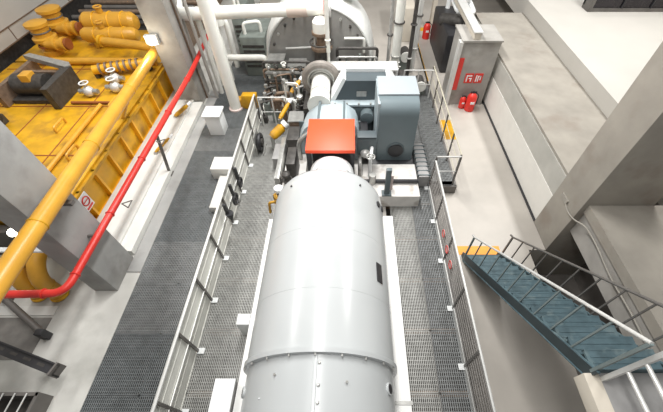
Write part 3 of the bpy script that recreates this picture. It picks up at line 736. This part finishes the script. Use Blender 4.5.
# ------------------------------------------------------------ yellow enclosure
ye = thing('yellow_enclosure', (-9.5, 8.3, ZL), 'large bright yellow ribbed steel enclosure filling the upper left', 'enclosure')
YX = -6.92
B(-12.5, YX, 4.75, 12.0, .95, 1.02, bev=.01).build('top_plate', M_yel, ye)
B(-12.4, YX - .05, 4.85, 11.9, ZL, .95).build('side_wall', M_yel, ye)
for i in range(10):
    y = 4.85 + i * .78
    B(YX - .06, YX + .07, y - .035, y + .035, ZL, .95).build('rib', M_yrib, ye)
B(YX - .05, YX + .1, 4.8, 11.95, ZL, -.04).build('base_rail', M_yrib, ye)
B(YX - .05, YX + .09, 4.8, 11.95, .86, .95).build('top_rail', M_yel, ye)
for k in range(3):
    y = 6.9 + k * 2.3
    B(-12.4, YX - .3, y, y + .035, 1.02, 1.035).build('seam', M_seam, ye)
for k in range(3):
    x = -8.3 - k * 1.45
    B(x, x + .03, 4.85, 11.9, 1.02, 1.03).build('seam', M_seam, ye)
for (x, y) in ((-7.6, 6.7), (-7.5, 9.0), (-8.6, 7.9)):
    MB().tube([(x, y, 1.02), (x, y, 1.2), (x, y + .5, 1.2), (x, y + .5, 1.02)], .035, 8, R=.1).build('lifting_handle', M_yel2, ye)
MB().box(-7.62, -7.3, 5.75, 6.1, 1.02, 1.14, bev=.02).build('hatch', M_yel, ye)
# prohibition sign on side
t = thing('prohibition_sign', (-6.8, 5.9, .45), 'white plate with red prohibition ring on the yellow enclosure side', 'sign')
B(YX + .115, YX + .13, 5.38, 5.72, .44, .9).build('plate', M_white, t)
MB().torus((YX + .135, 5.55, .7), .12, .018, 'x', 24, 6).box(YX + .13, YX + .142, 5.46, 5.64, .69, .71).build('ring', M_red, t)
B(YX + .13, YX + .136, 5.42, 5.68, .47, .53).build('marking', M_red, t)
B(YX + .08, YX + .115, 5.5, 5.6, .6, .8).build('bracket', M_yrib, t)
# thin pipes running across the top
for i, (a, b, r, m, lab) in enumerate((((-8.9, 9.35), (-7.1, 9.35), .045, M_seam, 'dark red thin pipe lying across the yellow enclosure top'),
                                  ((-11.5, 11.85), (-7.1, 11.85), .12, M_yel2, 'orange yellow pipe lying across the far end of the enclosure'),
                                  ((-7.9, 5.6), (-7.9, 9.2), .06, M_yel2, 'slim yellow pipe lying parallel to the thick yellow pipe'))):
    tag(MB().cyl((a[0], a[1], 1.035 + r), (b[0], b[1], 1.035 + r), r, 12).build('service_pipe', m), lab, 'pipe')
bs = thing('blower_skid', (-10.0, 13.3, ZL), 'yellow steel skid behind the enclosure carrying the far blowers', 'skid')
B(-12.5, -8.2, 12.1, 14.7, .7, 1.03, bev=.02).build('deck', M_yel, bs)
B(-12.3, -8.4, 12.2, 14.6, ZL, .7).build('base', M_yrib, bs)
# pumps on enclosure far part
for i, (x, y, r_) in enumerate(((-9.6, 14.2, .36), (-9.2, 13.25, .27))):
    t = thing('pressure_tank', (x, y, 1.035), 'orange yellow horizontal tank with dark bands beyond the enclosure, %s one' % ('rear' if i == 0 else 'front'), 'tank', 'tanks on the yellow skid')
    MB().lathe([(-1.1, .05), (-1.05, r_ * .7), (-.9, r_), (.9, r_), (1.05, r_ * .7), (1.1, .05)], (x, y, 1.2 + r_), 'x', 20).build('vessel', M_yel2, t)
    for q in (-.5, .1, .6): MB().torus((x + q, y, 1.2 + r_), r_, .03, 'x').build('band', M_yrib if q else M_seam, t)
    for q in (-.6, .6): B(x + q - .06, x + q + .06, y - r_ * .8, y + r_ * .8, 1.035, 1.2 + r_ * .4).build('saddle', M_yel, t)
    MB().cyl((x - .2, y, 1.2 + 2 * r_), (x - .2, y, 1.35 + 2 * r_), .12).torus((x - .2, y, 1.4 + 2 * r_), .14, .03, 'z').build('nozzle', M_yel2, t)
for i, (x, y, s) in enumerate(((-11.3, 12.7, 1.0), (-11.6, 14.0, 1.1))):
    t = thing('blower', (x, y, 1.035), 'tall orange yellow blower with dark joints beyond the enclosure, %s one' % ('front', 'rear')[i], 'blower', 'blowers on the yellow skid')
    MB().lathe([(1.035, .34 * s), (1.2, .36 * s), (1.22, .26 * s), (1.5, .3 * s), (1.55, .40 * s), (1.66, .40 * s), (1.7, .30 * s), (2.0, .30 * s), (2.04, .38 * s), (2.14, .38 * s), (2.2, .2 * s)], (x, y, 0), 'z', 20).build('housing', M_yel2, t)
    MB().lathe([(-.15, .16 * s), (.2, .18 * s), (.22, .24 * s), (.3, .24 * s), (.32, .18 * s), (.5, .18 * s), (.52, .24 * s), (.6, .24 * s), (.62, .15 * s)], (x + .25 * s, y - .25, 1.5), 'x', 16).build('outlet', M_yel2, t)
    MB().torus((x, y, 1.38), .33 * s, .04, 'z').build('clamp', M_seam, t)
    MB().torus((x, y, 1.85), .31 * s, .025, 'z').build('clamp', M_railD, t)
    MB().cyl((x + .86 * s, y - .25, 1.5), (x + .95 * s, y - .25, 1.5), .2 * s, 14).build('flange', M_seam, t)
t = thing('bellows_pipe', (-8.6, 11.3, 1.035), 'rusty ribbed bellows pipe between the steel valves and the blowers', 'pipe')
MB().tube([(-8.85, 10.95, 1.3), (-7.1, 11.48, 1.3)], .15, 16).build('pipe', M_yrib, t)
for k in range(7): MB().tube([(-8.65 + k * .19, 11.01 + k * .0575, 1.3), (-8.59 + k * .19, 11.03 + k * .0575, 1.3)], .2, 16).build('bellows_ring', M_brown, t)
for x, y in ((-8.8, 10.97), (-7.2, 11.45)): B(x - .06, x + .06, y - .1, y + .1, 1.035, 1.2).build('saddle', M_dark, t)
# steel valves on enclosure
for i, (x, y) in enumerate(((-8.5, 9.8), (-8.0, 10.6), (-7.75, 10.05))):
    t = thing('steel_valve', (x, y, 1.035), 'bright steel valve on the yellow enclosure, %s from the left' % ORD[i], 'valve', 'steel valves on the enclosure')
    MB().ball((x, y, 1.2), .17).build('valve_body', M_rail, t)
    MB().cyl((x, y, 1.03), (x, y, 1.5), .05, 8).build('stem', M_steel, t)
    MB().torus((x, y, 1.5), .13, .02, 'z').build('handwheel', M_white, t)
    MB().cyl((x - .3, y, 1.2), (x + .3, y, 1.2), .08, 12).build('pipe', M_steel, t)
# dark machine frame on enclosure, upper left
n0 = len(ALL)
t = thing('motor_frame', (-9.8, 8.7, 1.035), 'brown steel frame holding a dark motor at the upper left of the enclosure', 'machine')
MB().prism([(-10.7, 9.95), (-10.55, 10.1), (-8.9, 9.5), (-8.75, 9.3), (-8.9, 9.2)], 'z', 1.6, 1.75).build('top_edge', M_steel, t)
MB().prism([(-9.05, 9.5), (-8.75, 9.3), (-8.75, 7.9), (-8.95, 7.9)], 'z', 1.035, 1.72).build('side_plate', M_dark, t)
MB().box(-10.6, -10.45, 8.0, 10.0, 1.035, 1.6).box(-10.45, -9.0, 9.3, 9.45, 1.035, 1.5).build('frame', M_brown, t)
MB().cyl((-10.3, 8.7, 1.42), (-9.3, 8.7, 1.42), .33, 20).build('motor', M_dark, t)
MB().box(-9.9, -9.6, 8.45, 8.8, 1.5, 1.85, bev=.04).build('terminal_box', M_yel2, t)
MB().box(-10.4, -9.1, 8.2, 9.2, 1.035, 1.15).build('base', M_dark, t)
t = thing('motor_frame', (-10.8, 7.6, 1.035), 'black rounded motor in the far left corner of the enclosure top', 'machine')
MB().tube([(-11.6, 7.1, 1.56), (-10.9, 7.0, 1.56), (-9.9, 6.7, 1.5)], [.48, .48, .4], 20).build('motor', M_black, t)
MB().box(-11.5, -10.0, 6.6, 7.3, 1.035, 1.3).build('base', M_dark, t)
MB().torus((-10.6, 6.95, 1.56), .5, .05, 'x').build('band', M_steel, t)
for o in ALL[n0:]:
    if o.parent is None: o.location += Vector((-.35, 1.15, 0))
# things beyond: dark racks along the left wall
for i, (y0, y1) in enumerate(((14.9, 16.4), (16.6, 18.5), (18.8, 21.5))):
    t = thing('pipe_rack', (-10.5, y0, ZL), 'dark steel pipe rack beyond the enclosure, %s along the left wall' % ORD[i], 'rack', 'dark pipe racks')
    B(-12.4, -8.4, y0 + .1, y1, ZL, .9, bev=.03).build('block', M_dark, t)
    for k in range(3): MB().cyl((-12.2, y0 + .3 + k * .6, 1.1), (-7.2, y0 + .3 + k * .6, 1.1), .1, 12).build('pipe', (M_dark, M_railD, M_brown)[(k + i) % 3], t)
    B(-7.5, -7.35, y0 + .1, y1, ZL, 1.0).build('post', M_brown, t)

# pipes: thick yellow, red
yp = thing('gas_pipe', (-5.5, 6, 2.6), 'thick orange yellow pipe running diagonally in front of the grey column to a far elbow', 'pipe')
MB().tube([(-4.66, .6, 3.16), (-6.72, 11.7, 1.72), (-9.0, 12.4, 1.62)], .148, 20, R=.4).build('pipe', M_yel2, yp)
for q in (.24, .45, .7): MB().torus((-4.66 - 2.06 * q, .6 + 11.1 * q, 3.16 - 1.44 * q), .15, .014, 'y').build('weld_band', M_yel, yp)
B(-5.54, -5.22, 4.0, 4.1, 2.40, 2.47).build('bracket', M_railD, yp)
MB().cyl((-9.0, 12.4, 1.62), (-9.1, 12.43, 1.62), .21, 20).build('flange', M_yel, yp)
MB().cyl((-6.15, 8.6, 2.1), (-7.0, 8.6, 1.0), .04, 8).build('bracket', M_yel2, yp)
MB().cyl((-6.95, 11.8, 1.6), (-7.1, 11.8, 1.0), .05, 8).build('bracket', M_yel2, yp)
rp = thing('fire_pipe', (-5.36, 6, 1.38), 'bright red fire water pipe running along the left walkway with an elbow', 'pipe')
MB().tube([(-9.5, 2.62, 1.38), (-5.36, 2.72, 1.38), (-5.36, 10.6, 1.38), (-5.36, 13.6, 1.6)], .075, 16, R=.28).build('pipe', M_red, rp)
for y in (3.1, 4.6, 6.4, 8.4, 10.2): MB().torus((-5.36, y, 1.38), .078, .018, 'y').build('coupling', M_red, rp)
MB().torus((-5.75, 2.71, 1.38), .078, .02, 'x').build('coupling', M_red, rp)
MB().cyl((-5.36, 7.4, 1.32), (-5.62, 7.4, ZL + .0), .045, 10).build('support_strut', M_railD, rp)
B(-5.72, -5.52, 7.3, 7.5, ZL + .0, ZL + .06).build('strut_foot', M_railD, rp)
MB().cyl((-5.38, 4.0, 1.4), (-5.56, 4.0, 1.4), .03, 8).build('wall_bracket', M_railD, rp)
# triangular hangers on the red pipe
for i, y in enumerate((4.95, 7.15)):
    tg = MB()
    a, b_, c_ = (-5.28, y, 1.32), (-5.10, y - .1, 1.30), (-5.10, y + .12, 1.30)
    tg.tube([a, b_], .014, 6).tube([b_, c_], .014, 6).tube([c_, a], .014, 6)
    tg.build('triangle_bracket', M_railD, rp)
# yellow hoses/struts under the red pipe
actuator((-6.2, 8.1, .1), (-5.8, 8.5, .35), .05, 'small yellow strut on the kerb beneath the red pipe')
actuator((-6.2, 10.0, .1), (-5.75, 10.3, .35), .07, 'yellow cylinder on the kerb near the far left column')
# yellow elbows lower left
for i, (x, lab) in enumerate(((-6.85, 'right one of two fat yellow elbow pipes under the tray'), (-7.3, 'left one of two fat yellow elbow pipes under the tray'))):
    t = thing('elbow_pipe', (x, 3.4, ZL), lab, 'pipe', 'yellow elbow pipes')
    MB().tube([(x, 4.45, .95), (x, 3.75, .95), (x, 3.4, .55), (x, 3.4, ZL)], .165, 20, R=.4).build('pipe', M_yel2, t)
    MB().torus((x, 3.4, ZL + .05), .165, .04, 'z').build('flange', M_yel, t)
    MB().torus((x, 3.4, .3), .165, .012, 'z').build('weld_band', M_yel, t)
t = thing('tube_lamp', (-6.5, 3.65, 1.3), 'white tube light fixture above the yellow elbow pipes', 'lamp')
MB().box(-7.1, -6.12, 3.52, 3.62, 1.50, 1.56, bev=.01).build('housing', M_white, t)
MB().cyl((-7.05, 3.57, 1.48), (-6.2, 3.57, 1.48), .025, 10).build('tube', M_tube, t)
MB().cyl((-6.14, 3.57, 1.53), (-6.1, 3.57, 1.53), .03, 8).build('bracket', M_railD, t)
# dark machinery lower left, beneath enclosure end
t = thing('plant_block', (-8.6, 4.6, ZL), 'dark steel plant behind the yellow elbow pipes left of the column', 'machine')
B(-12, -7.4, 4.5, 4.72, ZL, .8).build('body', M_dark, t)
B(-7.7, -6.15, 4.45, 4.72, ZL, .95).build('side_plate', M_dark, t)
MB().cyl((-9.8, 3.6, .9), (-7.8, 3.75, .9), .12, 12).build('pipe', M_brown, t)
MB().cyl((-7.55, 4.3, 1.05), (-7.55, 4.55, .7), .03, 8).build('lamp_arm', M_rail, t)
MB().ball((-7.55, 4.3, 1.1), .10).build('lamp_bulb', M_lamp, t)
# floodlight on far column
t = thing('floodlight', (-6.4, 11.0, 2.3), 'glowing floodlight fixed on the far left concrete column', 'lamp')
MB().box(-6.6, -6.2, 10.95, 11.1, 2.15, 2.45, bev=.02).build('housing', M_rail, t)
MB().lathe([(10.90, .13), (10.94, .15), (10.95, .15)], (-6.4, 0, 2.3), 'y', 20).build('lens', M_lamp, t)
# bottom left: black slotted beam, railing stub, low green box
t = thing('slotted_beam', (-6.2, 1.8, ZL), 'black slotted steel beam end lying low at the bottom left', 'beam')
bp, bq = Vector((-8.2, 2.42, 0)), Vector((-5.60, 1.62, 0)); bd = (bq - bp).normalized(); bn = Vector((-bd.y, bd.x, 0))
def slab4(mb, p, d, n, l0, l1, w0, w1, z0, z1):
    c = [p + d * a_ + n * b_ for a_, b_ in ((l0, w0), (l1, w0), (l1, w1), (l0, w1))]
    return mb.prism([(v.x, v.y) for v in c], 'z', z0, z1)
L_ = (bq - bp).length
mb = slab4(MB(), bp, bd, bn, 0, L_, -.1, .1, .36, .40); slab4(mb, bp, bd, bn, 0, L_, -.1, -.07, .18, .36); slab4(mb, bp, bd, bn, 0, L_, .07, .1, .36, .45)
mb.build('profile', M_black, t)
mb = MB()
for k in range(7): slab4(mb, bp, bd, bn, L_ - .42 - k * .34, L_ - .25 - k * .34, -.03, .02, .40, .404)
mb.build('slot', M_dark, t)
slab4(MB(), bp, bd, bn, L_ - .04, L_ + .0, -.12, .12, .2, .46).build('end_plate', M_railD, t)
for q in (.5, L_ - .5): slab4(MB(), bp, bd, bn, q, q + .1, -.05, .05, ZL, .36).build('leg', M_railD, t)
t = thing('grey_crate', (-6.6, .9, ZL), 'grey open steel crate with pale bars in the bottom left corner', 'crate')
MB().box(-7.6, -5.85, 1.22, 1.28, ZL, .2).box(-7.6, -5.85, .2, .26, ZL, .2).box(-5.9, -5.84, .2, 1.28, ZL, .2).box(-7.6, -7.54, .2, 1.28, ZL, .2).build('frame', M_railD, t)
B(-7.54, -5.9, .26, 1.22, ZL, ZL + .03).build('bottom', M_dark, t)
for k in range(7):
    x = -6.05 - k * .22
    MB().cyl((x, .22, .215), (x, 1.26, .215), .014, 8).build('bar', M_rail, t)
tag(B(-8.6, -6.75, 1.95, 2.85, ZL, ZL + .012).build('floor_plate', mat('mottled_dark_plate', (.20, .19, .175), .7, var=.4, scale=2.5)), 'thin dark mottled plate lying on the floor at the lower left', 'plate')  # thin sheet in a dark mottled brown grey over the pale floor
tag(B(-8.6, -6.75, 2.9, 3.12, ZL, ZL + .02).build('floor_plate', M_plinth), 'pale strip plate on the floor between the red pipe and the dark plate', 'plate')
t = thing('drain_pipe', (-6.6, 2.4, ZL), 'dark pipe lying diagonally on the floor below the red elbow', 'pipe')
MB().tube([(-8.2, 3.4, .05), (-6.6, 2.45, .05)], .07, 12).build('pipe', M_railD, t)
MB().box(-6.68, -6.52, 2.36, 2.50, ZL, .12, bev=.02).build('end_block', M_black, t)
MB().box(-8.1, -7.9, 3.2, 3.4, ZL, 0).build('support', M_railD, t)

# yellow markings on far aisle
for i, (x0, x1, y0, y1, lab) in enumerate(((3.2, 3.3, 13.0, 21.5, 'long yellow floor line along the platform edge'), (3.3, 4.0, 17.7, 18.1, 'yellow cross mark far up the aisle'), (3.3, 3.7, 9.2, 10.3, 'yellow patch on the beige floor beside the platform railing'))):
    tag(B(x0, x1, y0, y1, ZF, ZF + .008).build('floor_marking', M_yel), lab, 'floor marking')
tag(B(2.5, 3.0, 16.5, 19.5, ZF, 1.2, bev=.03).build('wall_unit', M_beige), 'beige machine block left of the bright aisle at the far end', 'machine')

# window cabinet parts (top right)
wc = bpy.data.objects['window_cabinet']
MB().box(9.15, 12.8, 14.0, 14.5, 2.0, 2.12).box(9.15, 9.3, 14.0, 14.5, 2.12, 4.6).box(12.65, 12.8, 14.0, 14.5, 2.12, 4.6).box(9.15, 12.8, 14.0, 14.5, 4.5, 4.62).box(9.15, 12.8, 14.4, 14.5, 2.12, 4.5).build('frame', M_railD, wc)
for k in range(3): B(9.32 + k * 1.12, 10.36 + k * 1.12, 14.06, 14.1, 2.14, 4.48).build('glass_pane', M_glass, wc)
for k in range(2): B(10.38 + k * 1.12, 10.42 + k * 1.12, 14.0, 14.14, 2.12, 4.5).build('mullion', M_black, wc)
B(9.5, 9.9, 14.15, 14.35, 2.12, 3.2).build('inner_panel', M_rail, wc)

# ------------------------------------------------------------ lights
w = bpy.data.worlds.new('World'); S.world = w; w.use_nodes = True
w.node_tree.nodes['Background'].inputs['Color'].default_value = (1, .985, .96, 1)
w.node_tree.nodes['Background'].inputs['Strength'].default_value = .30
def area(name, loc, sx, sy, e, col=(1, .985, .96), rot=(0, 0, 0)):
    l = bpy.data.lights.new(name, 'AREA'); l.shape = 'RECTANGLE'; l.size = sx; l.size_y = sy; l.energy = e; l.color = col
    o = bpy.data.objects.new(name, l); COL.objects.link(o); o.location = loc; o.rotation_euler = rot
    o.visible_camera = True
    return o
area('bay_light', (-.6, 2.5, 10.5), 1.0, 7, 560)
area('bay_light', (-.6, 10.5, 10.5), 1.0, 6, 1300)
area('bay_light', (-8.5, 9, 11), 1.5, 8, 700)
area('bay_light', (9.2, 12, 12.5), 1.2, 8, 1500)
pl = bpy.data.lights.new('flood', 'POINT'); pl.energy = 25; pl.color = (1, .9, .7); pl.shadow_soft_size = .15
o = bpy.data.objects.new('flood', pl); COL.objects.link(o); o.location = (-6.4, 10.6, 2.3)

# ------------------------------------------------------------ camera
cd = bpy.data.cameras.new('camera'); cam = bpy.data.objects.new('camera', cd); COL.objects.link(cam)
cd.sensor_fit = 'HORIZONTAL'; cd.sensor_width = 36; cd.lens = 335.6 / 663 * 36
cd.shift_x = -(350 - 331.5) / 663; cd.shift_y = 0
cam.location = (0, 0, 7.3); cam.rotation_euler = (math.radians(90 - 50.77), 0, 0)
S.camera = cam
S.view_settings.view_transform = 'Standard'; S.view_settings.look = 'None'
S.view_settings.exposure = 0.0; S.view_settings.gamma = 1; S.view_settings.use_curve_mapping = False
for o in ALL:
    if '_w' in o: del o['_w']
